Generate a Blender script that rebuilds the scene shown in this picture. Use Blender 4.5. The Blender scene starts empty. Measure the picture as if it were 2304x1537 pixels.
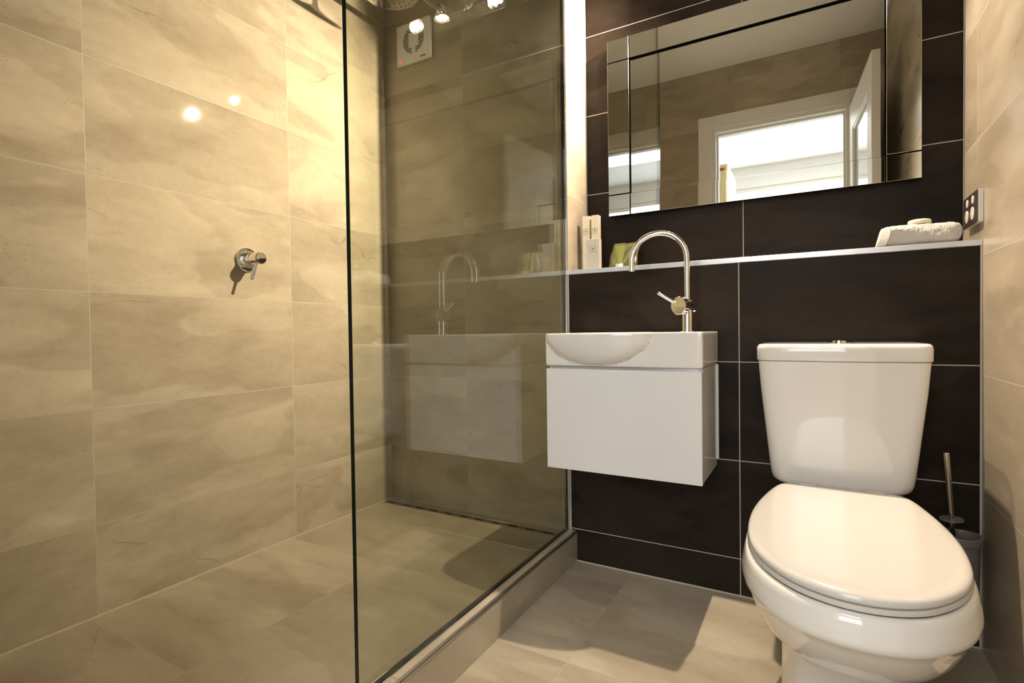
import bpy, bmesh, math, random
from mathutils import Vector, Matrix, noise
random.seed(4)
C = bpy.context.scene.collection
sc = bpy.context.scene

# ------------------------------------------------------------------ camera
YAW, PITCH, ROLL, F = .5194, -.0185, -.0139, 1186.44
cam_d = bpy.data.cameras.new('camera'); cam = bpy.data.objects.new('camera', cam_d); C.objects.link(cam)
fw = Vector((-math.sin(YAW)*math.cos(PITCH), math.cos(YAW)*math.cos(PITCH), math.sin(PITCH)))
rt = Vector((math.cos(YAW), math.sin(YAW), 0)); up = rt.cross(fw)
r2 = rt*math.cos(ROLL) + up*math.sin(ROLL); u2 = -rt*math.sin(ROLL) + up*math.cos(ROLL)
m = Matrix((r2, u2, -fw)).transposed().to_4x4(); m.translation = Vector((1.6017, -1.7314, .8198))
cam.matrix_world = m
cam_d.sensor_fit = 'HORIZONTAL'; cam_d.sensor_width = 36; cam_d.lens = F*36/2304; cam_d.clip_start = .01
sc.camera = cam

# ------------------------------------------------------------------ world, daylight, exposure
w = bpy.data.worlds.new('world'); sc.world = w; w.use_nodes = True
w.node_tree.nodes['Background'].inputs[0].default_value = (.75, .87, 1, 1)
w.node_tree.nodes['Background'].inputs[1].default_value = 3.0
sc.view_settings.view_transform = 'Standard'; sc.view_settings.look = 'None'
sc.view_settings.exposure = 0.0; sc.view_settings.gamma = 1; sc.view_settings.use_curve_mapping = False
sc.cycles.use_denoising = True
sc.cycles.sample_clamp_indirect = 4
sc.cycles.max_bounces = 12; sc.cycles.diffuse_bounces = 6; sc.cycles.glossy_bounces = 6
sc.cycles.transparent_max_bounces = 16; sc.cycles.transmission_bounces = 8

def area_light(name, loc, target, sx, sy, power, col):
    d = bpy.data.lights.new(name, 'AREA'); d.shape = 'RECTANGLE'; d.size = sx; d.size_y = sy; d.energy = power; d.color = col
    o = bpy.data.objects.new(name, d); C.objects.link(o); o.location = loc
    o.rotation_euler = (Vector(target)-Vector(loc)).to_track_quat('-Z', 'Y').to_euler(); return o
area_light('daylight_window', (1.5, -4.28, 1.55), (1.5, -1.5, 1.9), 2.4, 1.6, 44, (.90, .95, 1))
area_light('hall_fill_light', (1.5, -3.0, 2.55), (1.5, -3.0, 0), .8, .8, 34, (1, .97, .93))  # added fill that brightens the hall beyond the doorway; no real fitting there
LAMP_COL = (1, .80, .60)

# ------------------------------------------------------------------ helpers
def MB(): return bmesh.new()
def box(bm, x0, x1, y0, y1, z0, z1, bev=0, seg=2):
    t = bmesh.new(); bmesh.ops.create_cube(t, size=1)
    for v in t.verts:
        v.co = Vector((x0 + (v.co.x+.5)*(x1-x0), y0 + (v.co.y+.5)*(y1-y0), z0 + (v.co.z+.5)*(z1-z0)))
    if bev: bmesh.ops.bevel(t, geom=list(t.edges), offset=bev, segments=seg, affect='EDGES', profile=.5)
    join(bm, t)
def join(bm, t):
    me = bpy.data.meshes.new('tmp'); t.to_mesh(me); bm.from_mesh(me); bpy.data.meshes.remove(me); t.free()
def frame(d):
    d = Vector(d).normalized(); a = Vector((0, 0, 1)) if abs(d.z) < .9 else Vector((1, 0, 0))
    x = d.cross(a).normalized(); return x, d.cross(x).normalized()
def loft(bm, rings, cap0=True, cap1=True, closed=True):
    vs = [[bm.verts.new(p) for p in r] for r in rings]
    n = len(vs[0])
    for a, b in zip(vs, vs[1:]):
        for i in range(n if closed else n-1):
            j = (i+1) % n
            bm.faces.new((a[i], a[j], b[j], b[i]))
    if cap0: bm.faces.new(vs[0][::-1])
    if cap1: bm.faces.new(vs[-1])
    bmesh.ops.recalc_face_normals(bm, faces=bm.faces)
def lathe(bm, origin, axis, prof, n=40):
    """prof: list of (distance along axis, radius)"""
    t = bmesh.new()
    o = Vector(origin); d = Vector(axis).normalized(); x, y = frame(d)
    rings = [[o + d*h + (x*math.cos(2*math.pi*i/n) + y*math.sin(2*math.pi*i/n))*max(r, 1e-5) for i in range(n)] for h, r in prof]
    loft(t, rings); join(bm, t)
def tube(bm, pts, rad, n=20):
    pts = [Vector(p) for p in pts]; t = bmesh.new(); rings = []; px = None
    for i, p in enumerate(pts):
        d = (pts[min(i+1, len(pts)-1)] - pts[max(i-1, 0)]).normalized()
        if px is None: px, _ = frame(d)
        px = (px - d*px.dot(d)).normalized(); py = d.cross(px)
        r = rad[i] if isinstance(rad, (list, tuple)) else rad
        rings.append([p + (px*math.cos(2*math.pi*k/n) + py*math.sin(2*math.pi*k/n))*r for k in range(n)])
    loft(t, rings); join(bm, t)
def obj(name, bm, mat, parent=None, smooth=False, angle=40):
    me = bpy.data.meshes.new(name); bm.to_mesh(me); bm.free()
    for q in (mat if isinstance(mat, (list, tuple)) else [mat]): me.materials.append(q)
    if smooth:
        for p in me.polygons: p.use_smooth = True
        me.set_sharp_from_angle(angle=math.radians(angle))
    o = bpy.data.objects.new(name, me); C.objects.link(o)
    if parent:
        o.parent = parent
        if parent.type == 'EMPTY': o.matrix_parent_inverse = Matrix.Translation(-Vector(parent.location))
    return o
def thing(name, label, cat, loc, group=None):
    o = bpy.data.objects.new(name, None); C.objects.link(o); o.location = loc; o.empty_display_size = .05
    o['label'] = label; o['category'] = cat
    if group: o['group'] = group
    return o
def tag(o, label, cat, group=None):
    o['label'] = label; o['category'] = cat
    if group: o['group'] = group
    return o
def struct(name, bm, mat, label=None, parent=None):
    o = obj(name, bm, mat, parent)
    if not parent: o['kind'] = 'structure'
    if label: o['label'] = label
    return o

# ------------------------------------------------------------------ materials
class N:
    def __init__(s, name):
        s.m = bpy.data.materials.new(name); s.m.use_nodes = True; s.t = s.m.node_tree; s.t.nodes.clear()
        s.out = s.t.nodes.new('ShaderNodeOutputMaterial')
    def n(s, typ, **k):
        q = s.t.nodes.new('ShaderNode'+typ)
        for a, b in k.items(): setattr(q, a, b)
        return q
    def l(s, a, b): s.t.links.new(a, b)
    def put(s, sock, v):
        if hasattr(v, 'is_linked') or hasattr(v, 'links'): s.l(v, sock)
        else: sock.default_value = v
    def math(s, op, a, b=0.0, c=None, clamp=False):
        q = s.n('Math', operation=op); q.use_clamp = clamp
        s.put(q.inputs[0], a); s.put(q.inputs[1], b)
        if c is not None: s.put(q.inputs[2], c)
        return q.outputs[0]
    def mix(s, f, a, b, mode='MIX'):
        q = s.n('Mix', data_type='RGBA', blend_type=mode); s.put(q.inputs[0], f); s.put(q.inputs[6], a); s.put(q.inputs[7], b); return q.outputs[2]
    def noise(s, vec, scale, detail=4, rough=.55, dist=0):
        q = s.n('TexNoise'); s.l(vec, q.inputs['Vector']); q.inputs['Scale'].default_value = scale
        q.inputs['Detail'].default_value = detail; q.inputs['Roughness'].default_value = rough; q.inputs['Distortion'].default_value = dist
        return q.outputs['Fac']
    def rng(s, v, a, b, c=0., d=1.):
        q = s.n('MapRange'); s.put(q.inputs[0], v); q.inputs[1].default_value = a; q.inputs[2].default_value = b
        q.inputs[3].default_value = c; q.inputs[4].default_value = d; return q.outputs[0]
def rgb(*c): return (c[0], c[1], c[2], 1)
def plain(name, col, rough=.4, metal=0, coat=0, spec=.5, bump=0, bscale=200, var=0, emit=None, trans=0, alpha=1):
    k = N(name); b = k.n('BsdfPrincipled'); k.l(b.outputs[0], k.out.inputs[0])
    b.inputs['Base Color'].default_value = rgb(*col); b.inputs['Roughness'].default_value = rough; b.inputs['Metallic'].default_value = metal
    b.inputs['Coat Weight'].default_value = coat; b.inputs['Coat Roughness'].default_value = .03; b.inputs['Specular IOR Level'].default_value = spec
    b.inputs['Transmission Weight'].default_value = trans; b.inputs['Alpha'].default_value = alpha
    tc = k.n('TexCoord').outputs['Object']
    if var:
        f = k.noise(tc, 6, 5); k.l(k.mix(k.rng(f, .3, .7), rgb(*[c*(1-var) for c in col]), rgb(*[min(1, c*(1+var)) for c in col])), b.inputs['Base Color'])
    if bump:
        q = k.n('Bump'); q.inputs['Strength'].default_value = bump; q.inputs['Distance'].default_value = .002
        k.l(k.noise(tc, bscale, 3), q.inputs['Height']); k.l(q.outputs[0], b.inputs['Normal'])
    if emit:
        b.inputs['Emission Color'].default_value = rgb(*emit[0]); b.inputs['Emission Strength'].default_value = emit[1]
    return k.m
def tile_mat(name, u, v, u0, tw, v0, th, c1, c2, grout, rough=.3, seed=0., dark=1., gw=.0021, contrast=1., stag=0., spec=.5):
    """large porcelain tiles with cement clouds, soft slabs of tone, pits and a few hairline cracks; grout lines at real spacing"""
    k = N(name); b = k.n('BsdfPrincipled'); k.l(b.outputs[0], k.out.inputs[0]); b.inputs['Specular IOR Level'].default_value = spec
    tc = k.n('TexCoord').outputs['Object']; sp = k.n('SeparateXYZ'); k.l(tc, sp.inputs[0])
    pick = {'X': sp.outputs[0], 'Y': sp.outputs[1], 'Z': sp.outputs[2]}
    U = k.math('DIVIDE', k.math('SUBTRACT', pick[u], u0), tw)
    iu = k.math('FLOOR', U)
    V = k.math('DIVIDE', k.math('SUBTRACT', pick[v], v0), th)
    if stag: V = k.math('ADD', V, k.math('MULTIPLY', iu, stag))
    iv = k.math('FLOOR', V)
    fu = k.math('SUBTRACT', U, iu); fv = k.math('SUBTRACT', V, iv)
    eu = k.math('MULTIPLY', k.math('MINIMUM', fu, k.math('SUBTRACT', 1., fu)), tw)
    ev = k.math('MULTIPLY', k.math('MINIMUM', fv, k.math('SUBTRACT', 1., fv)), th)
    e = k.math('MINIMUM', eu, ev)
    gm = k.rng(e, gw*.40, gw*.62, 1., 0.)
    cid = k.n('CombineXYZ'); k.l(iu, cid.inputs[0]); k.l(iv, cid.inputs[1]); cid.inputs[2].default_value = seed
    wn = k.n('TexWhiteNoise', noise_dimensions='3D'); k.l(cid.outputs[0], wn.inputs['Vector'])
    off = k.n('VectorMath', operation='SCALE'); k.l(wn.outputs['Color'], off.inputs[0]); off.inputs['Scale'].default_value = 37.
    loc = k.n('CombineXYZ'); k.l(k.math('MULTIPLY', fu, tw), loc.inputs[0]); k.l(k.math('MULTIPLY', fv, th), loc.inputs[1])
    vec = k.n('VectorMath', operation='ADD'); k.l(loc.outputs[0], vec.inputs[0]); k.l(off.outputs[0], vec.inputs[1]); vec = vec.outputs[0]
    st = k.n('Mapping'); k.l(vec, st.inputs[0]); st.inputs['Rotation'].default_value = (0, 0, .45); st.inputs['Scale'].default_value = (1.0, 2.6, 1.)
    st = st.outputs[0]
    cloud = k.noise(st, 3.0, 6, .62, .25)
    fine = k.noise(vec, 38, 5, .7)
    slab = k.rng(k.noise(st, 1.7, 3, .5, .35), 0.50, .535)
    f = k.math('ADD', k.math('MULTIPLY', k.rng(cloud, .30, .70), .55*contrast), k.math('MULTIPLY', k.rng(fine, .3, .7), .14))
    f = k.math('ADD', f, k.math('MULTIPLY', slab, .24*contrast), None, True)
    col = k.mix(f, rgb(*c1), rgb(*c2))
    tone = k.math('ADD', .93, k.math('MULTIPLY', wn.outputs['Value'], .13))
    tn = k.n('CombineColor'); [k.l(tone, tn.inputs[i]) for i in range(3)]
    col = k.mix(1., col, tn.outputs[0], 'MULTIPLY')
    # pits
    vo = k.n('TexVoronoi'); k.l(vec, vo.inputs['Vector']); vo.inputs['Scale'].default_value = 95
    pit = k.math('MULTIPLY', k.rng(vo.outputs['Distance'], .10, .17, 1., 0.), k.rng(k.noise(vec, 9, 3), .47, .60))
    col = k.mix(k.math('MULTIPLY', pit, .45*dark), col, rgb(*[c*.35 for c in c1]))
    # hairline cracks
    ds = k.n('TexNoise'); k.l(vec, ds.inputs['Vector']); ds.inputs['Scale'].default_value = 11; ds.inputs['Detail'].default_value = 6
    wv = k.n('VectorMath', operation='MULTIPLY_ADD'); k.l(ds.outputs['Color'], wv.inputs[0]); wv.inputs[1].default_value = (.10, .10, .10); k.l(st, wv.inputs[2])
    vc = k.n('TexVoronoi', feature='DISTANCE_TO_EDGE'); k.l(wv.outputs[0], vc.inputs['Vector']); vc.inputs['Scale'].default_value = 1.3
    crk = k.math('MULTIPLY', k.rng(vc.outputs['Distance'], .0, .006, 1., 0.), k.rng(k.noise(vec, 3.3, 2), .60, .66))
    col = k.mix(k.math('MULTIPLY', crk, .45*dark), col, rgb(*[c*.4 for c in c1]))
    col = k.mix(gm, col, rgb(*grout))
    k.l(col, b.inputs['Base Color'])
    rg = k.math('ADD', k.rng(cloud, .2, .8, rough*.8, rough*1.25), k.math('MULTIPLY', gm, .35))
    k.l(rg, b.inputs['Roughness'])
    bp = k.n('Bump'); bp.inputs['Strength'].default_value = .35; bp.inputs['Distance'].default_value = .0012
    k.l(k.math('SUBTRACT', k.math('MULTIPLY', fine, .12), k.math('ADD', k.math('MULTIPLY', gm, 1.), k.math('MULTIPLY', pit, .25))), bp.inputs['Height'])
    k.l(bp.outputs[0], b.inputs['Normal'])
    return k.m
def glass_mat(name, tint, ior=1.5):
    """thin clear sheet: exact Fresnel reflection at each face over a tinted transparent body"""
    k = N(name); g = k.n('NewGeometry')
    dt = k.n('VectorMath', operation='DOT_PRODUCT'); k.l(g.outputs['Incoming'], dt.inputs[0]); k.l(g.outputs['Normal'], dt.inputs[1])
    c = k.math('ABSOLUTE', dt.outputs['Value'])
    gg = k.math('SQRT', k.math('ADD', ior*ior-1, k.math('MULTIPLY', c, c)))
    A = k.math('DIVIDE', k.math('SUBTRACT', gg, c), k.math('ADD', gg, c))
    Bn = k.math('SUBTRACT', k.math('MULTIPLY', c, k.math('ADD', gg, c)), 1.)
    Bd = k.math('ADD', k.math('MULTIPLY', c, k.math('SUBTRACT', gg, c)), 1.)
    B = k.math('DIVIDE', Bn, Bd)
    Fr = k.math('MULTIPLY', k.math('MULTIPLY', .5, k.math('MULTIPLY', A, A)), k.math('ADD', 1., k.math('MULTIPLY', B, B)), None, True)
    tr = k.n('BsdfTransparent'); tr.inputs[0].default_value = rgb(*tint)
    gl = k.n('BsdfGlossy'); gl.inputs['Roughness'].default_value = 0; gl.inputs[0].default_value = rgb(1, 1, 1)
    mx = k.n('MixShader'); k.l(Fr, mx.inputs[0]); k.l(tr.outputs[0], mx.inputs[1]); k.l(gl.outputs[0], mx.inputs[2]); k.l(mx.outputs[0], k.out.inputs[0])
    return k.m
BE1, BE2, GR = (.285, .238, .172), (.505, .450, .350), (.43, .40, .35)
DK1, DK2, DG = (.0095, .0072, .0054), (.038, .0275, .0205), (.46, .42, .37)
M = {}
M['tile_left'] = tile_mat('beige_tile_left', 'Y', 'Z', -1.0967, .6, .0373, .3, BE1, BE2, GR, .032, 1., spec=.11)
M['tile_back'] = tile_mat('beige_tile_back', 'X', 'Z', .401, .6, .0373, .3, BE1, BE2, (.44, .40, .32), .30, 2.)
M['tile_return'] = tile_mat('beige_tile_return', 'Y', 'Z', -.4, .6, .1047, .3, BE1, BE2, GR, .30, 3.)
M['tile_right'] = tile_mat('beige_tile_right', 'Y', 'Z', -.55, .6, .0956, .3, BE1, BE2, GR, .30, 4.)
M['tile_rear'] = tile_mat('beige_tile_rear', 'X', 'Z', .55, .6, .085, .3, BE1, BE2, (.36, .31, .24), .34, 5.)
M['tile_floor'] = tile_mat('beige_tile_floor', 'X', 'Y', 1.07, .6, -.55, .6, BE1, BE2, (.40, .35, .28), .30, 6.)
M['tile_shower'] = tile_mat('beige_tile_shower', 'X', 'Y', .435, .435, -.515, .6, BE1, BE2, (.42, .37, .28), .34, 7., stag=.0)
M['tile_kerb'] = tile_mat('beige_tile_kerb', 'Y', 'Z', -.5346, .6, -.2, .6, BE1, BE2, GR, .30, 8.)
M['dark_low'] = tile_mat('charcoal_tile_lower', 'X', 'Z', 1.4058, .6, .1145, .3019, DK1, DK2, DG, .42, 9., dark=0., gw=.0026, spec=.07)
M['dark_up'] = tile_mat('charcoal_tile_upper', 'X', 'Z', 1.3996, .6, .1406, .2996, DK1, DK2, DG, .42, 10., dark=0., gw=.0026, spec=.07)
M['white_paint'] = plain('white_paint', (.80, .79, .76), .5, bump=.05, var=.01)
M['ceiling'] = plain('ceiling_paint', (.88, .88, .88), .7, bump=.05, var=.01)
M['hall_floor'] = plain('hall_floor_boards', (.38, .28, .18), .4, var=.15)
M['gloss_white'] = plain('gloss_white_laminate', (.74, .735, .72), .13, coat=.3, var=.008)
M['ceramic'] = plain('white_vitreous_china', (.75, .73, .69), .06, coat=.6, var=.006)
M['seat'] = plain('white_seat_plastic', (.60, .58, .545), .16, coat=.2, var=.006)
M['chrome'] = plain('polished_chrome', (.86, .86, .87), .035, 1, bump=0, var=.01)
M['chrome_dark'] = plain('shaded_chrome', (.50, .51, .54), .08, 1, var=.02)
M['alu'] = plain('satin_aluminium', (.50, .48, .46), .38, 1, var=.03, bump=.03, bscale=400)
M['steel'] = plain('brushed_steel', (.62, .58, .54), .22, 1, var=.03)
M['mirror'] = plain('silver_mirror', (.90, .915, .89), .0, 1)
M['mirror_edge'] = plain('mirror_bevel_edge', (.30, .33, .31), .2, 1)
M['black'] = plain('black_backing', (.006, .006, .006), 1, spec=0)
M['slot'] = plain('drain_slot_shadow', (.008, .008, .008), .8)
M['glass'] = glass_mat('clear_toughened_glass', (.905, .920, .875), 1.57)
M['glass_edge'] = plain('dark_green_glass_edge', (.004, .010, .008), .12)
M['carton'] = plain('cream_carton', (.74, .66, .50), .45, var=.02)
M['carton_shaded'] = plain('shaded_carton', (.60, .55, .46), .45, var=.02)  # shade put into the cream: darker, greyer copy for the less lit carton
M['print'] = plain('dark_print', (.05, .045, .04), .5)
M['print_pale'] = plain('pale_print', (.42, .37, .29), .5)
M['pouch'] = plain('green_pouch_film', (.075, .080, .018), .35, var=.3, bump=.6, bscale=45)
M['tube_green'] = plain('green_tube_plastic', (.20, .20, .055), .25, var=.1)
M['tube_cap'] = plain('white_tube_cap', (.72, .72, .68), .3)
M['soap'] = plain('cream_soap', (.80, .74, .54), .45, var=.03)
M['socket_dark'] = plain('charcoal_socket_plate', (.045, .032, .03), .35)
M['socket_white'] = plain('white_socket_plastic', (.74, .72, .68), .3)
M['fan_white'] = plain('white_fan_plastic', (.78, .77, .74), .35)
M['fan_dark'] = plain('fan_slot_shadow', (.10, .095, .08), .8)
M['led'] = plain('red_indicator_lamp', (.6, .05, .03), .4, emit=((1, .06, .03), 2.0))
M['bulb'] = plain('lit_halogen_bulb', (1, .9, .7), .3, emit=((1, .86, .62), 28))
M['grey_glass'] = plain('smoky_frosted_cup', (.17, .15, .14), .3)
M['bristle'] = plain('white_bristles', (.55, .53, .50), .8, bump=.8, bscale=500)
M['door_glass'] = plain('pale_door_panel', (.72, .77, .82), .06, coat=.5)
M['wardrobe'] = plain('cream_wardrobe_panel', (.80, .70, .42), .4, var=.02)
def terry():
    k = N('white_terry_cotton'); b = k.n('BsdfPrincipled'); k.l(b.outputs[0], k.out.inputs[0])
    b.inputs['Base Color'].default_value = rgb(.80, .765, .72); b.inputs['Roughness'].default_value = .9; b.inputs['Sheen Weight'].default_value = .3
    tc = k.n('TexCoord').outputs['Object']
    q = k.n('Bump'); q.inputs['Strength'].default_value = 1.; q.inputs['Distance'].default_value = .006
    k.l(k.math('ADD', k.noise(tc, 420, 3, .7), k.noise(tc, 70, 3)), q.inputs['Height']); k.l(q.outputs[0], b.inputs['Normal'])
    return k.m
M['terry'] = terry()

# ------------------------------------------------------------------ dimensions
XR, YB, D1, H = 1.969, -1.78, .1845, 2.585      # right wall, rear wall, niche depth, ceiling
XN = .846                                        # edge of the niche and of the shower wall
ZS, ZL = .1015, 1.020                            # shower floor, ledge height
XG0, XG1, YG = .831, .841, -1.012                # glass screen
XK = .868                                        # kerb face

# ------------------------------------------------------------------ room shell
b = MB(); box(b, -.12, 0, YB-.12, .32, -.12, H+.02); struct('wall_left', b, M['tile_left'])
b = MB(); box(b, 0, XN, 0, .32, -.12, H+.02)
o = obj('wall_back', b, [M['tile_back'], M['tile_return']]); o['kind'] = 'structure'
for p in o.data.polygons:
    if abs(p.normal.x) > .9: p.material_index = 1
b = MB(); box(b, XN, XR, 0, .32, -.12, ZL); struct('wall_back_lower', b, M['dark_low'])
b = MB(); box(b, XN, XR, D1, .32, ZL, H+.02); struct('wall_back_upper', b, M['dark_up'])
b = MB(); box(b, XR, XR+.12, YB-.12, .32, -.12, H+.02); struct('wall_right', b, M['tile_right'])
DX0, DX1, DZ = 1.005, 1.800, 2.178               # door opening
b = MB(); box(b, 0, DX0, YB-.1, YB, -.12, H+.02); box(b, DX1, XR, YB-.1, YB, -.12, H+.02); box(b, DX0, DX1, YB-.1, YB, DZ, H+.02)
struct('wall_rear', b, M['tile_rear'])
b = MB(); box(b, XK-.02, XR, YB-.1, 0, -.12, 0); struct('floor', b, M['tile_floor'])
b = MB(); box(b, 0, XK-.028, YB, 0, -.12, ZS); struct('floor_shower', b, M['tile_shower'])
b = MB(); box(b, 0, XR, YB-.1, D1, H, H+.1); struct('ceiling', b, M['ceiling'])
# kerb under the glass screen with its metal edge strips
b = MB(); box(b, XK-.028, XK, YB, 0, -.12, .1085); struct('trim_1', b, M['tile_kerb'])
b = MB(); box(b, XK-.0085, XK+.0012, YB, 0, .1075, .1098, .0005, 1); box(b, XK-.0005, XK+.0012, YB, 0, .1010, .1098, .0005, 1)
struct('trim_2', b, M['alu'])
# metal edge strip of the ledge, and the upright corner strips beside the charcoal wall
b = MB(); box(b, XN-.003, XR, -.0035, .012, ZL-.0005, ZL+.0145, .0008, 1); box(b, XN, XR, .010, D1, ZL, ZL+.0135); struct('trim_3', b, M['alu'])
b = MB(); box(b, XN, XN+.0022, -.0020, .0, 0, ZL, .0006, 1); box(b, XR-.0045, XR, -.003, 0, 0, ZL, .0006, 1)
box(b, XR-.003, XR, D1-.003, D1, ZL+.0135, H); box(b, XN, XN+.003, D1-.003, D1, ZL+.0135, H); struct('trim_4', b, plain('pale_grout_bead', (.50, .46, .40), .5))
b = MB(); box(b, XK, XR, -.0025, 0, 0, .0035); box(b, 0, XK-.028, -.003, 0, ZS, ZS+.003); box(b, 0, .003, YB, 0, ZS, ZS+.0035); struct('trim_5', b, plain('floor_grout_bead', (.52, .47, .36), .6))
# door casing
b = MB()
for yy0, yy1, in ((YB, YB+.016), (YB-.116, YB-.1)):
    box(b, DX0-.09, DX0, yy0, yy1, 0, DZ+.09, .003, 1); box(b, DX1, DX1+.085, yy0, yy1, 0, DZ+.09, .003, 1); box(b, DX0, DX1, yy0, yy1, DZ, DZ+.09, .003, 1)
box(b, DX0, DX0+.022, YB-.1, YB, 0, DZ); box(b, DX1-.022, DX1, YB-.1, YB, 0, DZ); box(b, DX0+.022, DX1-.022, YB-.1, YB, DZ-.022, DZ)
box(b, DX0+.022, DX0+.034, YB-.09, YB-.045, 0, DZ-.022); box(b, DX1-.034, DX1-.022, YB-.09, YB-.045, 0, DZ-.022); box(b, DX0+.034, DX1-.034, YB-.09, YB-.045, DZ-.034, DZ-.022)
struct('trim_6', b, M['white_paint'])
# door leaf, swung in against the right wall
def door():
    L, T, hgt = .742, .038, 2.14
    dr = bpy.data.objects.new('door_1', None); C.objects.link(dr); dr.location = (DX1-.005, YB+.02, .008); dr['kind'] = 'structure'
    ang = math.radians(86)                        # leaf direction from hinge
    R = Matrix.Rotation(ang, 4, 'Z')
    def part(name, boxes, mat, bev=.002):
        q = MB(); [box(q, *x, bev, 1) for x in boxes]
        me = bpy.data.meshes.new(name); q.to_mesh(me); q.free(); me.materials.append(mat)
        o = bpy.data.objects.new(name, me); C.objects.link(o); o.parent = dr; o.matrix_local = R; return o
    part('door_frame', [(0, .12, -T, 0, 0, hgt), (L-.12, L, -T, 0, 0, hgt), (.12, L-.12, -T, 0, hgt-.16, hgt), (.12, L-.12, -T, 0, 0, .22), (.12, L-.12, -T, 0, .98, 1.12)], M['white_paint'])
    part('upper_panel', [(.12, L-.12, -T+.014, -.014, 1.12, hgt-.16)], M['door_glass'], .001)
    part('lower_panel', [(.12, L-.12, -T+.014, -.014, .22, .98)], M['white_paint'], .001)
    part('panel_moulding', [(.12, .135, -.014, -.004, 1.12, hgt-.16), (L-.135, L-.12, -.014, -.004, 1.12, hgt-.16), (.135, L-.135, -.014, -.004, hgt-.175, hgt-.16), (.135, L-.135, -.014, -.004, 1.12, 1.135)], M['white_paint'])
    q = MB(); lathe(q, (L-.06, 0, 1.02), (0, 1, 0), [(0, .026), (.006, .026), (.0075, .010), (.045, .010), (.046, .001)]); tube(q, [(L-.06, .040, 1.02), (L-.18, .042, 1.02)], .009)
    me = bpy.data.meshes.new('door_handle'); q.to_mesh(me); q.free(); me.materials.append(M['chrome'])
    o = bpy.data.objects.new('door_handle', me); C.objects.link(o); o.parent = dr; o.matrix_local = R
door()
# hall behind the doorway (seen in the mirror)
HX0, HX1, HY0, HY1, HH = -.6, 3.6, -4.4, YB-.1, 2.62
b = MB(); box(b, HX0, HX1, HY0, HY1, -.12, 0); struct('floor_hall', b, M['hall_floor'])
b = MB(); box(b, HX0, HX1, HY0, HY1-.0, HH, HH+.1); struct('ceiling_hall', b, M['white_paint'])
b = MB(); box(b, HX0-.1, HX0, HY0, HY1, 0, HH); struct('wall_hall_left', b, M['white_paint'])
b = MB(); box(b, HX1, HX1+.1, HY0, HY1, 0, HH); struct('wall_hall_right', b, M['white_paint'])
b = MB(); box(b, HX0, .2, HY0-.1, HY0, 0, HH); box(b, 2.8, HX1, HY0-.1, HY0, 0, HH); box(b, .2, 2.8, HY0-.1, HY0, 0, .7); box(b, .2, 2.8, HY0-.1, HY0, 2.4, HH)
struct('wall_hall_far', b, M['white_paint'])
b = MB(); box(b, .2, .26, HY0-.08, HY0-.02, .7, 2.4); box(b, 2.74, 2.8, HY0-.08, HY0-.02, .7, 2.4); box(b, .26, 2.74, HY0-.08, HY0-.02, 2.34, 2.4); box(b, .26, 2.74, HY0-.08, HY0-.02, .7, .76); box(b, 1.47, 1.53, HY0-.08, HY0-.02, .76, 2.34)
struct('window_1', b, M['white_paint'])
b = MB(); box(b, HX0, 0-.12, HY1, HY1+.1, 0, HH); box(b, XR+.12, HX1, HY1, HY1+.1, 0, HH); struct('wall_hall_near', b, M['white_paint'])
wr = thing('hall_wardrobe', 'cream wardrobe standing in the bright room, seen through the mirror', 'wardrobe', (.86, -2.9, 0))
b = MB(); box(b, .60, 1.00, -3.10, -2.55, .05, 2.16, .003, 1); obj('carcass', b, M['wardrobe'], wr)
b = MB(); box(b, .605, .995, -2.548, -2.53, .07, 2.10, .002, 1); obj('door', b, M['wardrobe'], wr)
b = MB(); box(b, .62, .98, -3.08, -2.57, 0, .05); obj('plinth', b, M['wardrobe'], wr)
b = MB(); box(b, .63, .98, -2.55, -2.527, 2.113, 2.125); obj('handle_strip', b, plain('brown_handle_strip', (.35, .16, .05), .5), wr)

# ------------------------------------------------------------------ glass shower screen
gs = thing('glass_shower_screen', 'frameless clear glass screen standing on the tiled shower kerb', 'shower screen', (.836, -.5, .1085))
b = MB(); box(b, XG0, XG1, YG, -.002, .1095, H-.03)
gp = obj('glass_pane', b, [M['glass'], M['glass_edge']], gs)
for p in gp.data.polygons:
    if abs(p.normal.x) < .5: p.material_index = 1
b = MB(); box(b, XG0-.0018, XG0-.0004, -.012, -.001, .1095, H-.03); box(b, XG1+.0004, XG1+.0018, -.012, -.001, .1095, H-.03); obj('wall_channel', b, M['chrome'], gs)
b = MB(); box(b, XG0-.0035, XG0-.0008, YG, -.018, .1087, .1165); box(b, XG1+.0008, XG1+.0035, YG, -.018, .1087, .1135); obj('floor_channel', b, M['chrome'], gs)

# linear drain
dr = thing('linear_shower_drain', 'slim dark linear drain set in the shower floor along the tiled wall', 'drain', (.4, -.06, ZS))
b = MB(); box(b, .012, .822, -.068, -.046, ZS+.0002, ZS+.0016, .0004, 1); obj('grate', b, plain('dull_drain_metal', (.20, .19, .16), .35, .8), dr)
b = MB(); box(b, .012, .822, -.0715, -.0685, ZS+.0002, ZS+.003, .0004, 1); obj('edge_strip', b, M['alu'], dr)
for i in range(11):
    x = .035 + i*.073
    b = MB(); box(b, x, x+.036, -.0625, -.0545, ZS+.0015, ZS+.0022); obj('slot', b, M['slot'], dr)

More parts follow.
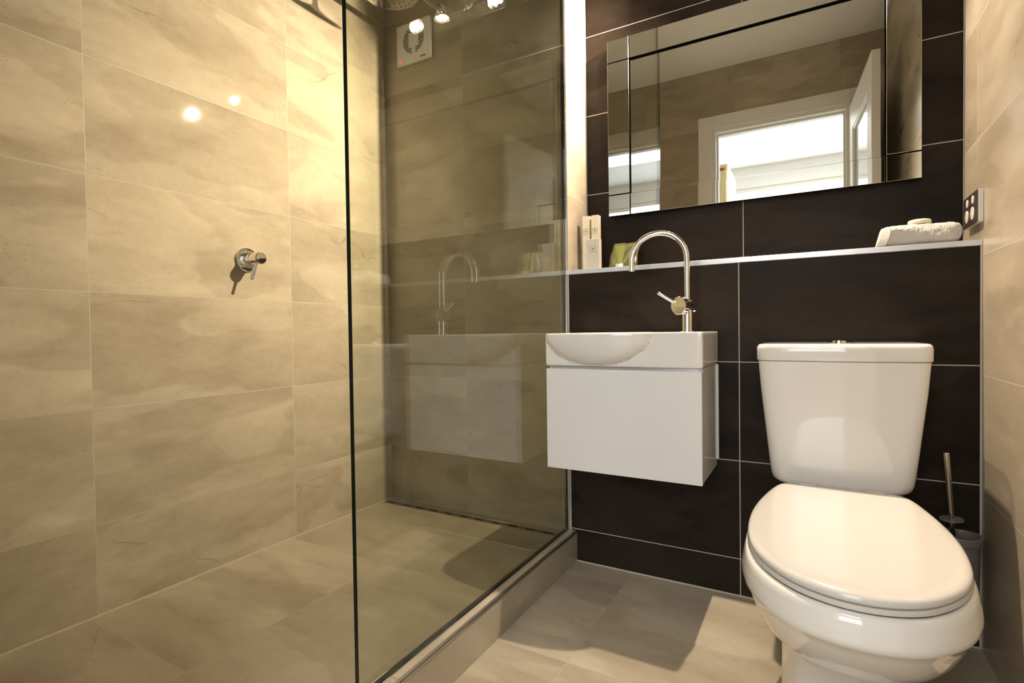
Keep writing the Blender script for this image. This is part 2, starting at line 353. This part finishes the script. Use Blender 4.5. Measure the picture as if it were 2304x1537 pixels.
# ------------------------------------------------------------------ shower mixer on the left wall
my, mz = -.665, 1.0655
mx = thing('shower_mixer', 'round chrome shower mixer with a downward lever on the beige wall', 'shower mixer', (0, my, mz))
b = MB(); lathe(b, (0, my, mz), (1, 0, 0), [(0, .0), (0, .0385), (.005, .0385), (.0072, .0372), (.0078, .034), (.0078, 0)]); obj('wall_plate', b, M['chrome'], mx, True, 30)
b = MB(); lathe(b, (.006, my, mz), (1, 0, 0), [(0, .025), (.018, .025), (.020, .0235), (.020, .0215), (.034, .0215), (.034, 0)]); obj('body', b, M['chrome'], mx, True, 30)
b = MB(); lathe(b, (.040, my, mz), (1, 0, 0), [(0, .018), (.001, .0195), (.036, .0195), (.0385, .0175), (.0388, 0)]); obj('knob', b, M['chrome'], mx, True, 30)
lv = Vector((0, -.30, -1)).normalized()
b = MB(); p0 = Vector((.057, my, mz)) + lv*.017; tube(b, [p0, p0+lv*.030, p0+lv*.054, p0+lv*.056], [.0052, .0050, .0050, .0034]); obj('lever', b, M['chrome'], mx, True, 40)

# ------------------------------------------------------------------ shower head above
sh = thing('rain_shower_head', 'round chrome rain shower head on an arm high in the shower', 'shower head', (.30, -.29, 2.03))
b = MB(); lathe(b, (.300, -.290, 2.030), (0, 0, -1), [(-.022, .012), (-.016, .016), (-.009, .045), (-.004, .098), (0, .100), (.002, .0985), (.002, 0)], 64); obj('rose', b, M['chrome'], sh, True, 30)
b = MB()
for ring, cnt in ((.02, 6), (.04, 12), (.06, 18), (.08, 24)):
    for i in range(cnt):
        a = 2*math.pi*i/cnt; lathe(b, (.300+ring*math.cos(a), -.290+ring*math.sin(a), 2.0285), (0, 0, -1), [(0, .0022), (.0016, .0018)], 8)
obj('nozzles', b, M['print'], sh)
b = MB(); tube(b, [(.300, -.001, 2.115), (.300, -.15, 2.115), (.300, -.255, 2.113), (.300, -.280, 2.103), (.300, -.290, 2.085), (.300, -.290, 2.045)], .010); lathe(b, (.300, 0, 2.115), (0, -1, 0), [(0, .028), (.005, .028), (.007, .024), (.007, 0)]); obj('arm', b, M['chrome'], sh, True, 40)

# ------------------------------------------------------------------ exhaust fan
fx0, fx1, fz0, fz1 = .081, .259, 1.941, 2.107
fan = thing('exhaust_fan', 'square white exhaust fan with a red light on the shower wall', 'exhaust fan', (.17, 0, fz0))
b = MB(); box(b, fx0, fx1, -.016, -.0005, fz0, fz1, .003, 2); obj('cover', b, M['fan_white'], fan)
fcx, fcz, fr = .172, 2.032, .055
for i in range(13):
    z = fcz - fr*.92 + i*fr*1.84/12; hw = math.sqrt(max(0, fr*fr-(z-fcz)**2))
    for s in (-1, 1):
        inner = .010 if abs(z-fcz) > .03 else .026
        if hw > inner+.006:
            b = MB(); box(b, *sorted((fcx+s*inner, fcx+s*hw)), -.0168, -.0158, z-.0021, z+.0021); obj('slot', b, M['fan_dark'], fan)
b = MB(); lathe(b, (fx0+.020, -.016, fz0+.016), (0, -1, 0), [(0, .006), (.0015, .005), (.002, .001)], 20); obj('indicator_light', b, M['led'], fan)
b = MB(); box(b, fx1-.052, fx1-.024, -.0165, -.0158, fz0+.010, fz0+.016); obj('badge', b, plain('grey_badge', (.16, .17, .19), .4), fan)

# ------------------------------------------------------------------ spotlight bar above the mirror
sb = thing('spotlight_bar', 'chrome bar with four lit spotlights on the charcoal wall above the mirror', 'spotlight', (1.36, D1, 2.18))
b = MB(); box(b, 1.17, 1.545, D1-.022, D1-.0005, 2.150, 2.212, .004, 2); obj('back_plate', b, M['chrome'], sb, True, 30)
heads = [((1.142, .040, 2.105), (.845, .02, 1.98), 40, 112, 1.0), ((1.262, .015, 2.105), (1.969, -.20, 1.35), 75, 74, .8),
         ((1.392, .035, 2.105), (1.38, -.38, .20), 150, 72, .7), ((1.512, .020, 2.105), (.0, -.36, 1.30), 400, 75, 1.)]
for i, (p, tgt, pw, ang, bl) in enumerate(heads):
    p = Vector(p); d = (Vector(tgt)-p).normalized()
    b = MB(); base = Vector((1.205+i*.102, D1-.022, 2.178)); bk = p - d*.052
    tube(b, [base+Vector((0, .002, 0)), base+Vector((0, -.020, 0)), (base+bk)/2+Vector((0, -.01, .012)), bk], .0045, 12)
    q = obj('lamp_arm', b, M['chrome'], sb, True, 50)
    b = MB(); lathe(b, p, d, [(-.056, .001), (-.055, .010), (-.048, .016), (-.022, .024), (-.001, .0275), (0, .0275), (0, .0255), (-.014, .0205), (-.014, .0)], 36)
    hd = obj('lamp_head', b, M['chrome'], sb, True, 30)
    b = MB(); lathe(b, p - d*.0135, d, [(0, .0198), (.003, .018), (.006, .010), (.007, .001)], 30); obj('bulb', b, M['bulb'], hd, True, 40)
    ld = bpy.data.lights.new('spot_lamp', 'SPOT'); ld.energy = pw; ld.color = LAMP_COL; ld.spot_size = math.radians(ang); ld.spot_blend = bl; ld.shadow_soft_size = .011
    lo = bpy.data.objects.new('spot_lamp', ld); C.objects.link(lo); lo.location = p + d*.018; lo.rotation_euler = d.to_track_quat('-Z', 'Y').to_euler()

# ------------------------------------------------------------------ bevelled strip mirror
mr = thing('wall_mirror', 'wide mirror with a silver mirror-glass border, hanging above the tiled ledge', 'mirror', (1.41, D1, 1.24))
mx0, mx1, mz0, mz1 = .945, 1.870, 1.2412, 1.8815
ix0, ix1, iz0, iz1 = 1.026, 1.786, 1.318, 1.801
b = MB(); box(b, mx0+.004, mx1-.004, D1-.016, D1-.0005, mz0+.004, mz1-.004); obj('backing_board', b, M['black'], mr)
b = MB(); box(b, ix0+.0015, ix1-.0015, D1-.019, D1-.016, iz0+.0015, iz1-.0015); obj('centre_mirror', b, M['mirror'], mr)
def strip(name, x0, x1, z0, z1, tx, tz):
    """bevelled slip of mirror: front face slightly tilted (tx: towards -x/+x, tz: down/up)"""
    q = bmesh.new(); yb, yf, bw = D1-.016, D1-.0310, .0007
    cx, cz = (x0+x1)/2, (z0+z1)/2
    def Y(x, z): return yf + (x-cx)*tx + (z-cz)*tz
    back = [(x0, yb, z0), (x1, yb, z0), (x1, yb, z1), (x0, yb, z1)]
    mid = [(x, Y(x, z)+.0006, z) for x, _, z in back]
    fr = [(x, Y(x, z), z) for x, z in ((x0+bw, z0+bw), (x1-bw, z0+bw), (x1-bw, z1-bw), (x0+bw, z1-bw))]
    loft(q, [back, mid, fr])
    o = obj(name, q, [M['mirror'], M['mirror_edge'], M['black']], mr)
    for p in o.data.polygons:
        c = p.center
        if abs(p.normal.y) > .97 and c.y < D1-.02: p.material_index = 0
        elif abs(p.normal.y) < .2: p.material_index = 2
        else: p.material_index = 1
g_ = .0018; T = .006
strip('top_mirror_strip', ix0+g_, ix1-g_, iz1+g_, mz1, 0, -T); strip('bottom_mirror_strip', ix0+g_, ix1-g_, mz0, iz0-g_, 0, T*.3)
strip('side_mirror_strip', mx0, ix0-g_, iz0+g_, iz1-g_, T, 0); strip('side_mirror_strip', ix1+g_, mx1, iz0+g_, iz1-g_, 0, 0)
for sx in (0, 1):
    for sz in (0, 1):
        xa, xb = ((mx0, ix0-g_), (ix1+g_, mx1))[sx]; za, zb = ((mz0, iz0-g_), (iz1+g_, mz1))[sz]
        strip('corner_mirror_square', xa, xb, za, zb, (T, 0)[sx], (T, -T)[sz])

# ------------------------------------------------------------------ vanity cabinet
VX0, VX1, VY, VZ0, VZ1 = .8855, 1.3440, -.268, .4000, .7140
vc = thing('vanity_cabinet', 'wall-hung gloss white vanity cabinet below the small basin', 'cabinet', (1.115, 0, VZ0))
b = MB(); box(b, VX0+.003, VX1-.0015, VY+.019, -.012, VZ0+.001, VZ1-.001, .0008, 1); obj('carcass', b, M['gloss_white'], vc)
b = MB(); box(b, VX0, VX1, VY, VY+.018, VZ0, VZ1-.0085, .0012, 2); obj('door', b, M['gloss_white'], vc)
b = MB(); box(b, VX1-.003, VX1+.0035, -.0125, -.0005, VZ0+.018, VZ1-.002, .0008, 1); obj('filler_strip', b, M['gloss_white'], vc)
b = MB(); box(b, VX0+.009, VX1-.010, VY+.0185, VY+.0205, VZ1-.012, VZ1-.001); obj('finger_rail', b, M['alu'], vc)

# ------------------------------------------------------------------ basin
BX0, BX1, BY0, BY1, BZ0, BZ1 = .8835, 1.3465, -.270, -.0008, .7150, .8130
bs = thing('wash_basin', 'small white rectangular wash basin with a rounded front bulge', 'basin', (1.115, 0, BZ0))
bcx, bcy = 1.045, -.165
def bulge(x, z):
    q = 1 - ((x-1.048)/.162)**2 - ((BZ1-z)/.093)**2
    return .052*math.sqrt(q) if q > 0 else 0
def outline(z, inset=0., nb=True):
    pts = []; n = 28
    x0, x1, y0, y1 = BX0+inset, BX1-inset, BY0+inset, BY1-inset
    rc = .006
    def corner(cx, cy, a0):
        for k in range(5):
            a = a0 + math.pi/2*k/4; pts.append((cx+rc*math.cos(a), cy+rc*math.sin(a), z))
    corner(x0+rc, y0+rc, math.pi)                                     # front left
    for i in range(1, 64):
        x = x0+rc + (x1-x0-2*rc)*i/64; yy = y0 - (max(0, bulge(x, z)-inset*.6) if nb else 0); pts.append((x, yy, z))
    corner(x1-rc, y0+rc, 1.5*math.pi)
    for i in range(1, 16): pts.append((x1, y0+rc+(y1-y0-2*rc)*i/16, z))
    corner(x1-rc, y1-rc, 0)
    for i in range(1, 32): pts.append((x1-rc-(x1-x0-2*rc)*i/32, y1, z))
    corner(x0+rc, y1-rc, .5*math.pi)
    for i in range(1, 16): pts.append((x0, y1-rc-(y1-y0-2*rc)*i/16, z))
    return pts
out = outline(BZ1-.003)
def inner(s, z, sh=0.):
    r = []
    for (x, y, _) in out:
        a = math.atan2((y-bcy)/.12, (x-bcx)/.14)
        ca, sa = math.cos(a), math.sin(a); e = .62
        px = .138*math.copysign(abs(ca)**e, ca); py = .128*math.copysign(abs(sa)**e, sa)
        if py < 0: py *= 1 + .30*max(0, 1-(px/.15)**2)**.5
        r.append((bcx + px*s, bcy + .012 + py*s + sh, z))
    return r
zs = [BZ0 + (BZ1-.004-BZ0)*i/22 for i in range(23)]
rings = [outline(BZ0, .002)] + [outline(z) for z in zs[1:]] + [outline(BZ1-.0015, .0008), outline(BZ1, .003)]
rings += [inner(1.0, BZ1), inner(.985, BZ1-.0015), inner(.965, BZ1-.008), inner(.90, BZ1-.035), inner(.78, BZ1-.060), inner(.55, BZ1-.076), inner(.2, BZ1-.081), inner(.05, BZ1-.082)]
b = MB(); loft(b, rings); obj('basin_body', b, M['ceramic'], bs, True, 42)
b = MB(); lathe(b, (bcx, bcy+.012, BZ1-.0825), (0, 0, 1), [(0, .022), (.002, .022), (.0035, .018), (.0036, 0)]); obj('waste', b, M['chrome'], bs, True, 30)

# ------------------------------------------------------------------ basin mixer tap
tx, ty = 1.2815, -.135
tp = thing('basin_mixer_tap', 'tall chrome gooseneck mixer tap on the basin corner', 'tap', (tx, ty, BZ1))
b = MB(); lathe(b, (tx, ty, BZ1), (0, 0, 1), [(0, .0215), (.002, .0215), (.0035, .0165), (.055, .0165), (.058, .0160), (.090, .0160), (.0925, .014), (.0930, .0)]); obj('body', b, M['chrome'], tp, True, 30)
R_ = .0800; zc = 1.0275
pts = [(tx, ty, BZ1+.088), (tx, ty, .93), (tx, ty, .98), (tx, ty, zc)]
sd = Vector((-1, -.10, 0)).normalized()
for i in range(1, 25):
    a = math.pi*i/24*1.0; pts.append(Vector((tx, ty, zc)) + sd*(R_ - R_*math.cos(a)) + Vector((0, 0, R_*math.sin(a))))
end = pts[-1]; pts.append(end+Vector((0, 0, -.012))); pts.append(end+Vector((0, 0, -.026)))
b = MB(); tube(b, pts, .0088, 24); obj('spout', b, M['chrome'], tp, True, 50)
b = MB(); lathe(b, end+Vector((0, 0, -.022)), (0, 0, -1), [(0, .0094), (.008, .0094), (.0085, .0075), (.0085, 0)], 24); obj('aerator', b, M['chrome'], tp, True, 30)
ka = Vector((-.42, -.90, 0)).normalized(); kc = Vector((tx, ty, .8885))
b = MB(); lathe(b, kc - ka*.024, ka, [(0, .001), (0, .0185), (.002, .0200), (.045, .0200), (.046, .0205)], 40); obj('cartridge_housing', b, M['chrome'], tp, True, 30)
b = MB(); lathe(b, kc + ka*.0225, ka, [(0, .0215), (.001, .0262), (.018, .0265), (.020, .0250), (.0202, 0)], 48); obj('knob', b, M['chrome'], tp, True, 30)
lvd = (Vector((-.80, 0, .60)) + ka*.28).normalized(); s0 = kc + ka*.033 + lvd*.022
b = MB(); tube(b, [s0, s0+lvd*.02, s0+lvd*.050, s0+lvd*.0525], [.0052, .0050, .0048, .003], 16); obj('lever', b, M['chrome'], tp, True, 40)

# ------------------------------------------------------------------ toilet
TX = 1.658
wc = thing('toilet', 'white close-coupled toilet with its lid closed beside the vanity', 'toilet', (TX, -.4, 0))
def crom(tab, n):
    P_ = [Vector((h, y)) for y, h in tab]; P_ = [P_[0]*2-P_[1]] + P_ + [Vector((-P_[-2].x, P_[-2].y))]
    dense = []
    for i in range(1, len(P_)-2):
        for k in range(16):
            t = k/16; a, b_, c, d = P_[i-1:i+3]
            dense.append(.5*((2*b_)+(c-a)*t+(2*a-5*b_+4*c-d)*t*t+(3*b_-a-3*c+d)*t**3))
    dense.append(P_[-2])
    L = [0]
    for p, q in zip(dense, dense[1:]): L.append(L[-1]+(q-p).length)
    res = []; j = 0
    for k in range(n+1):
        s = L[-1]*k/n
        while j < len(L)-2 and L[j+1] < s: j += 1
        t = (s-L[j])/max(1e-9, L[j+1]-L[j]); res.append(dense[j].lerp(dense[j+1], min(1, t)))
    return res
def ring(tab, z, grow=0., cy=-.5, sc_=1., n=40, zf=None):
    half = crom(tab, n)
    pts = [(TX - h.x*sc_, cy + (h.y-cy)*sc_) for h in half] + [(TX + h.x*sc_, cy + (h.y-cy)*sc_) for h in half[-2:0:-1]]
    if abs(half[0].x) > 1e-4: pts.append((TX + half[0].x*sc_, cy + (half[0].y-cy)*sc_))
    r = []
    for x, y in pts:
        if grow:
            v = Vector((x-TX, (y-cy)*.6)); v = v.normalized()*grow if v.length > 1e-6 else v; x += v.x; y += v.y
        r.append((x, y, z if zf is None else zf(x, y, z)))
    return r
LID = [(-.236, .108), (-.248, .128), (-.30, .145), (-.42, .165), (-.53, .1715), (-.64, .163), (-.72, .139), (-.785, .093), (-.815, .045), (-.823, 0)]
RIM = [(-.020, .100), (-.10, .105), (-.20, .118), (-.30, .148), (-.42, .171), (-.54, .1785), (-.66, .1695), (-.745, .141), (-.803, .094), (-.828, .047), (-.835, 0)]
PED = [(-.020, .085), (-.10, .100), (-.20, .110), (-.30, .118), (-.40, .119), (-.47, .117), (-.53, .107), (-.575, .088), (-.60, .060), (-.612, .030), (-.615, 0)]
def blend(f): return [(a[0]*(1-f)+c[0]*f, a[1]*(1-f)+c[1]*f) for a, c in zip(RIM, PED)]
b = MB()
rings = [ring(RIM, .4005, -.020), ring(RIM, .4035, -.014), ring(RIM, .4035, -.007), ring(RIM, .399, -.002), ring(RIM, .390), ring(RIM, .380, .0025), ring(RIM, .366, .0050), ring(RIM, .357, .0040), ring(blend(.03), .349), ring(blend(.075), .335),
         ring(blend(.15), .315), ring(blend(.25), .292), ring(blend(.38), .268), ring(blend(.54), .245), ring(blend(.72), .224), ring(blend(.88), .205), ring(blend(.97), .183), ring(PED, .14), ring(PED, .03, .001), ring(PED, .004, .004), ring(PED, .0, .004)]
loft(b, rings); obj('pan', b, M['ceramic'], wc, True, 60)
b = MB(); loft(b, [ring(LID, .4050, -.004), ring(LID, .4058, .0015), ring(LID, .4095, .003), ring(LID, .4138, .002), ring(LID, .4145, -.002)]); obj('seat', b, M['seat'], wc, True, 50)
def dome(x, y, z): return z + .004*max(0, 1-((x-TX)/.17)**2-((y+.53)/.3)**2)
b = MB(); loft(b, [ring(LID, .4158, -.003), ring(LID, .4165, .001), ring(LID, .4205, .0025), ring(LID, .4255, .0010), ring(LID, .4285, -.003), ring(LID, .4305, -.009)] + [ring(LID, .4310, 0, -.5, s_, 40, dome) for s_ in (.90, .75, .55, .3, .1, .02)])
obj('lid', b, M['seat'], wc, True, 60)
for s in (-1, 1):
    b = MB(); lathe(b, (TX+s*.07-.018, -.228, .418), (1, 0, 0), [(0, .009), (.001, .0105), (.035, .0105), (.036, .009)], 20); box(b, TX+s*.07-.012, TX+s*.07+.012, -.238, -.218, .4033, .412); obj('hinge', b, M['seat'], wc, True, 40)
def rrect(z, hw, yf, yb, r, bow=0., n=8, m=14):
    pts = []
    for cx, cy, a0 in ((TX-hw+r, yf+r, math.pi), (TX+hw-r, yf+r, 1.5*math.pi), (TX+hw-.008, yb-.008, 0), (TX-hw+.008, yb-.008, .5*math.pi)):
        rr = r if cy < -.05 else .008
        for k in range(n+1):
            a = a0+math.pi/2*k/n; x, y = cx+rr*math.cos(a), cy+rr*math.sin(a)
            if cy < -.05: y -= bow*(1-((x-TX)/hw)**2)
            pts.append((x, y, z))
        if a0 == math.pi:
            for k in range(1, m):
                x = TX-hw+r + 2*(hw-r)*k/m; pts.append((x, yf-bow*(1-((x-TX)/hw)**2), z))
    return pts
b = MB(); TK = [(.4037, .120, -.150, .05), (.4052, .136, -.160, .05), (.409, .147, -.167, .045), (.417, .1535, -.171, .04), (.430, .1570, -.174, .038), (.45, .1595, -.176, .035), (.50, .1645, -.179, .033), (.58, .1725, -.184, .032), (.66, .1805, -.189, .031), (.7335, .1860, -.192, .03)]
loft(b, [rrect(z, hw, yf, -.004, r, .010) for z, hw, yf, r in TK]); obj('cistern', b, M['ceramic'], wc, True, 50)
b = MB(); loft(b, [rrect(z, .1895+g, -.196-g, -.003, .031+g*.5, .012) for z, g in ((.7345, -.006), (.7350, -.002), (.737, -.0005), (.765, .0), (.772, -.0015), (.7765, -.005), (.7782, -.011), (.7788, -.03), (.779, -.07))]); obj('cistern_lid', b, M['ceramic'], wc, True, 50)
bt = (1.6600, -.100, .7788)
b = MB(); lathe(b, bt, (0, 0, 1), [(0, .0275), (.0012, .0275), (.002, .025), (.002, .0)], 48); o = obj('flush_button', b, M['chrome'], wc, True, 30)
b = MB(); lathe(b, (bt[0], bt[1], bt[2]+.0018), (0, 0, 1), [(0, .0195), (.004, .0190), (.0050, .0175), (.0045, .010), (.0042, 0)], 48); obj('button_cap', b, M['chrome'], o, True, 30)
b = MB(); lathe(b, (TX-.106, -.50, .03), (-1, 0, 0), [(0, .011), (.0165, .011), (.019, .009), (.020, .001)], 20); obj('bolt_cap', b, M['ceramic'], wc, True, 40)

# ------------------------------------------------------------------ toilet brush and its wall holder
hx, hy, hz = 1.913, -.078, .309
hd = thing('toilet_brush_holder', 'smoky grey cup holder fixed to the charcoal wall behind the toilet', 'toilet brush holder', (hx, 0, .18))
b = MB(); lathe(b, (hx, hy, .165), (0, 0, 1), [(0, .0), (0, .030), (.004, .034), (.06, .036), (.125, .038), (.127, .0435), (.143, .0450), (.1445, .044), (.1445, .036), (.140, .034), (.125, .0335), (.06, .032), (.008, .029), (.006, .0)], 48); obj('cup', b, M['grey_glass'], hd, True, 35)
b = MB(); box(b, hx-.010, hx+.010, -.040, -.003, .268, .276, .001, 1); lathe(b, (hx-.005, -.0, .272), (0, -1, 0), [(0, .022), (.004, .022), (.006, .020), (.006, 0)], 30); obj('wall_bracket', b, M['steel'], hd, True, 35)
br = thing('toilet_brush', 'toilet brush with a slim steel handle leaning in the grey cup', 'toilet brush', (hx-.02, hy, .18))
top = Vector((1.8845, -.082, .508)); bot = Vector((1.902, -.078, .250)); ax = (bot-top).normalized()
b = MB(); lathe(b, top, ax, [(0, .0052), (.001, .0062), (.150, .0062), (.152, .0050), (.262, .0050)], 24); obj('handle', b, M['steel'], br, True, 35)
b = MB(); lathe(b, bot, ax, [(-.012, .006), (-.005, .018), (.0, .020), (.040, .020), (.050, .015), (.055, .004)], 30); obj('brush_head', b, M['bristle'], br, True, 40)
b = MB(); lathe(b, (1.8955, hy+.001, .3455), ax, [(0, .006), (.0005, .024), (.004, .024), (.0045, .006)], 36); obj('splash_disc', b, M['grey_glass'], br, True, 35)

# ------------------------------------------------------------------ things on the ledge
LZ = ZL+.0136
def carton(x0, x1, y0, y1, h, label, logo_z, logo, print_line=False, mat='carton'):
    t = thing('toiletry_carton', label, 'box', ((x0+x1)/2, (y0+y1)/2, LZ), 'cream toiletry cartons on the ledge')
    b = MB(); box(b, x0, x1, y0, y1, LZ, LZ+h, .0006, 1); obj('carton_body', b, M[mat], t)
    b = MB(); box(b, x0+.001, x1-.001, y0+.001, y1-.001, LZ+h-.001, LZ+h+.0004); obj('end_flap', b, M[mat], t)
    cx, y, z = (x0+x1)/2, y0-.0003, LZ+logo_z; s = logo/2; lw = .0007
    b = MB()
    for q in ((cx-s, cx+s, z-s, z-s+lw), (cx-s, cx+s, z+s-lw, z+s), (cx-s, cx-s+lw, z-s, z+s), (cx+s-lw, cx+s, z-s, z+s)): box(b, q[0], q[1], y-.0002, y+.0004, q[2], q[3])
    n = 14; t2 = bmesh.new(); rr = s*.40                     # small domed emblem with a short stem
    arc = [(cx+rr*math.cos(math.pi*i/n), z-s*.12+rr*.85*math.sin(math.pi*i/n)) for i in range(n+1)]
    loft(t2, [[(x, y-.0002, zz) for x, zz in arc], [(x, y+.0004, zz) for x, zz in arc]]); join(b, t2)
    box(b, cx-.0004, cx+.0004, y-.0002, y+.0004, z-s*.42, z-s*.12)
    obj('emblem', b, M['print'], t)
    if print_line:
        b = MB()
        for i in range(5): box(b, cx-.0062+i*.0026, cx-.0062+i*.0026+.0016, y-.0002, y+.0004, LZ+.0115, LZ+.0130)
        obj('printed_line', b, M['print_pale'], t)
carton(.8670, .8945, .085, .111, .204, 'tall slim cream carton nearest the shower, left of the tall pair', .148, .019)
carton(.9015, .9290, .085, .111, .204, 'tall slim cream carton nearer the mirror, right of the tall pair', .148, .019)
carton(.9040, .9520, .030, .052, .109, 'short wide cream carton standing in front of the tall pair', .074, .0205, True, 'carton_shaded')

pz = LZ
b = MB(); t2 = bmesh.new(); nx, nz = 24, 20; px0, px1, ph = .969, 1.070, .096
random.seed(3)
for side in (0, 1):
    vs = []
    for j in range(nz+1):
        row = []
        for i in range(nx+1):
            u, v = i/nx, j/nz; e = min(1, 6*min(u, 1-u))*min(1, 8*min(v, 1-v)); th = .010*e**.5*(1+.25*math.sin(7*u+3*v)+.15*math.sin(17*u-11*v))
            x = px0+(px1-px0)*u + .002*math.sin(9*v); z = pz + ph*v*(1+.05*u) ; y = .066 + .062*v + (th if side else -th)
            row.append(t2.verts.new((x, y, z)))
        vs.append(row)
    for j in range(nz):
        for i in range(nx): t2.faces.new((vs[j][i], vs[j][i+1], vs[j+1][i+1], vs[j+1][i]))
bmesh.ops.remove_doubles(t2, verts=t2.verts, dist=.0003); bmesh.ops.recalc_face_normals(t2, faces=t2.faces); join(b, t2)
tag(obj('soap_pouch', b, M['pouch'], None, True, 60), 'translucent green pouch leaning on the charcoal wall behind the tap', 'pouch')
tb = thing('lotion_tube', 'small yellow-green tube standing on its white cap before the green pouch', 'tube', (1.022, .04, pz))
b = MB(); rings = []
for k in range(13):
    v = k/12; a = .0115 + .0080*v; c = .0125*(1-v)+.0009
    y = .036 + .010*v
    rings.append([(1.0215+a*math.cos(2*math.pi*i/32), y+c*math.sin(2*math.pi*i/32), pz+.016+v*.066) for i in range(32)])
loft(b, rings); obj('tube_body', b, M['tube_green'], tb, True, 50)
b = MB(); lathe(b, (1.0215, .036, pz), (0, 0, 1), [(0, .0120), (.0005, .0128), (.014, .0124), (.0155, .0118)], 32); obj('cap', b, M['tube_cap'], tb, True, 40)
b = MB(); box(b, 1.0020, 1.0410, .0447, .0473, pz+.081, pz+.086, .0005, 1); obj('crimped_end', b, M['tube_green'], tb)

# towel: folded in layers and rolled over, open end at the left
b = MB(); t2 = bmesh.new(); rings = []; tx0, tx1 = 1.764, 1.934; nT = 110
prof = []                                       # profile in (y, z) of the bundle: flat under, rounded over, lip at the front left
for i in range(110):
    a = 2*math.pi*i/110; ca, sa = math.cos(a), math.sin(a)
    prof.append((.046*math.copysign(abs(ca)**.55, ca), .0285*math.copysign(abs(sa)**.60, sa)))
for k in range(nT+1):
    v = k/nT; x = tx0 + (tx1-tx0)*v
    e = min(1, (min(v, 1-v)*26/2.2)); s_ = .80+.20*e**.5
    hgt = 1.0 + .03*math.sin(5*v)
    r = []
    for (py, pz_) in prof:
        zz = LZ + .0008 + (pz_*s_ + .0285)*hgt*(1 if pz_ > 0 else 1)
        yy = .056 + py*s_ + .002*math.sin(9*v+pz_*90)
        xx = x + (-.012*(1-(pz_+.0285)/.057)**2 if v < .35 else 0)*(1-v/.35) - (.006*((pz_)/.0285)**2 if v > .9 else 0)
        q_ = Vector((xx, yy, zz)); f_ = noise.noise(q_*70)*.0014 + noise.noise(q_*240)*.0010
        r.append((xx, yy - f_*1.2, max(zz + f_*(1 if pz_ > 0 else 0), LZ+.0004)))
    rings.append(r)
loft(t2, rings); join(b, t2)
tw = thing('folded_towel', 'rolled white terry face towel at the right end of the ledge', 'towel', (1.85, .05, LZ))
o = obj('towel_roll', b, M['terry'], tw, True, 70)
# loose front flap and the layered edge at the left end
b = MB()
for q, (off, dz) in enumerate(((0, 0), (.0052, .002), (.0104, .0035))):
    t2 = bmesh.new(); rg = []
    for k in range(15):
        v = k/14
        y = .0055 + off*.9 + .010*v**2; z = LZ + .004 + v*(.047-off) 
        x = 1.7625 + off*.2 - .012*(1-v)**2
        rg.append([(x, y-.0016, z), (x+.020, y-.0022, z), (x+.020, y+.0022, z), (x, y+.0016, z)])
    loft(t2, rg); join(b, t2)
obj('towel_layers', b, M['terry'], tw, True, 60)
b = MB(); lathe(b, (1.8500, .050, LZ+.0575), (0, 0, 1), [(0, .018), (.001, .0235), (.004, .0255), (.010, .0255), (.013, .0235), (.0142, .019), (.0145, 0)], 44); tag(obj('soap_bar', b, M['soap'], None, True, 50), 'round cream guest soap lying on the white towel', 'soap')

# double power outlet on the right wall
po = thing('power_outlet', 'double power outlet with a charcoal face on the beige right wall', 'power outlet', (XR, .06, 1.12))
py0, py1, pz0, pz1 = -.012, .126, 1.078, 1.158
b = MB(); box(b, XR-.0115, XR-.0003, py0, py1, pz0, pz1, .001, 1); obj('base_plate', b, M['socket_white'], po)
b = MB(); box(b, XR-.0135, XR-.0112, py0, py1, pz0, pz1, .0006, 1); obj('face_plate', b, M['socket_dark'], po)
for yy in (.030, .085):
    b = MB(); lathe(b, (XR-.0134, yy, pz0+.028), (-1, 0, 0), [(0, .0165), (.0012, .0165), (.0016, .0155), (.0016, 0)], 36); so = obj('socket', b, M['socket_white'], po, True, 30)
    for dy, dz, rr in ((-.006, .005, .5), (.006, .005, -.5), (0, -.006, 0)):
        b = MB(); box(b, XR-.0153, XR-.01495, yy+dy-.0008, yy+dy+.0008, pz0+.028+dz-.0034, pz0+.028+dz+.0034); obj('pin_slot', b, M['print_pale'], so)
    b = MB(); lathe(b, (XR-.0134, yy-.004, pz0+.062), (-1, 0, 0), [(0, .0105), (.0012, .0105), (.0016, .0095), (.0016, 0)], 30); sw = obj('switch', b, M['socket_white'], po, True, 30)
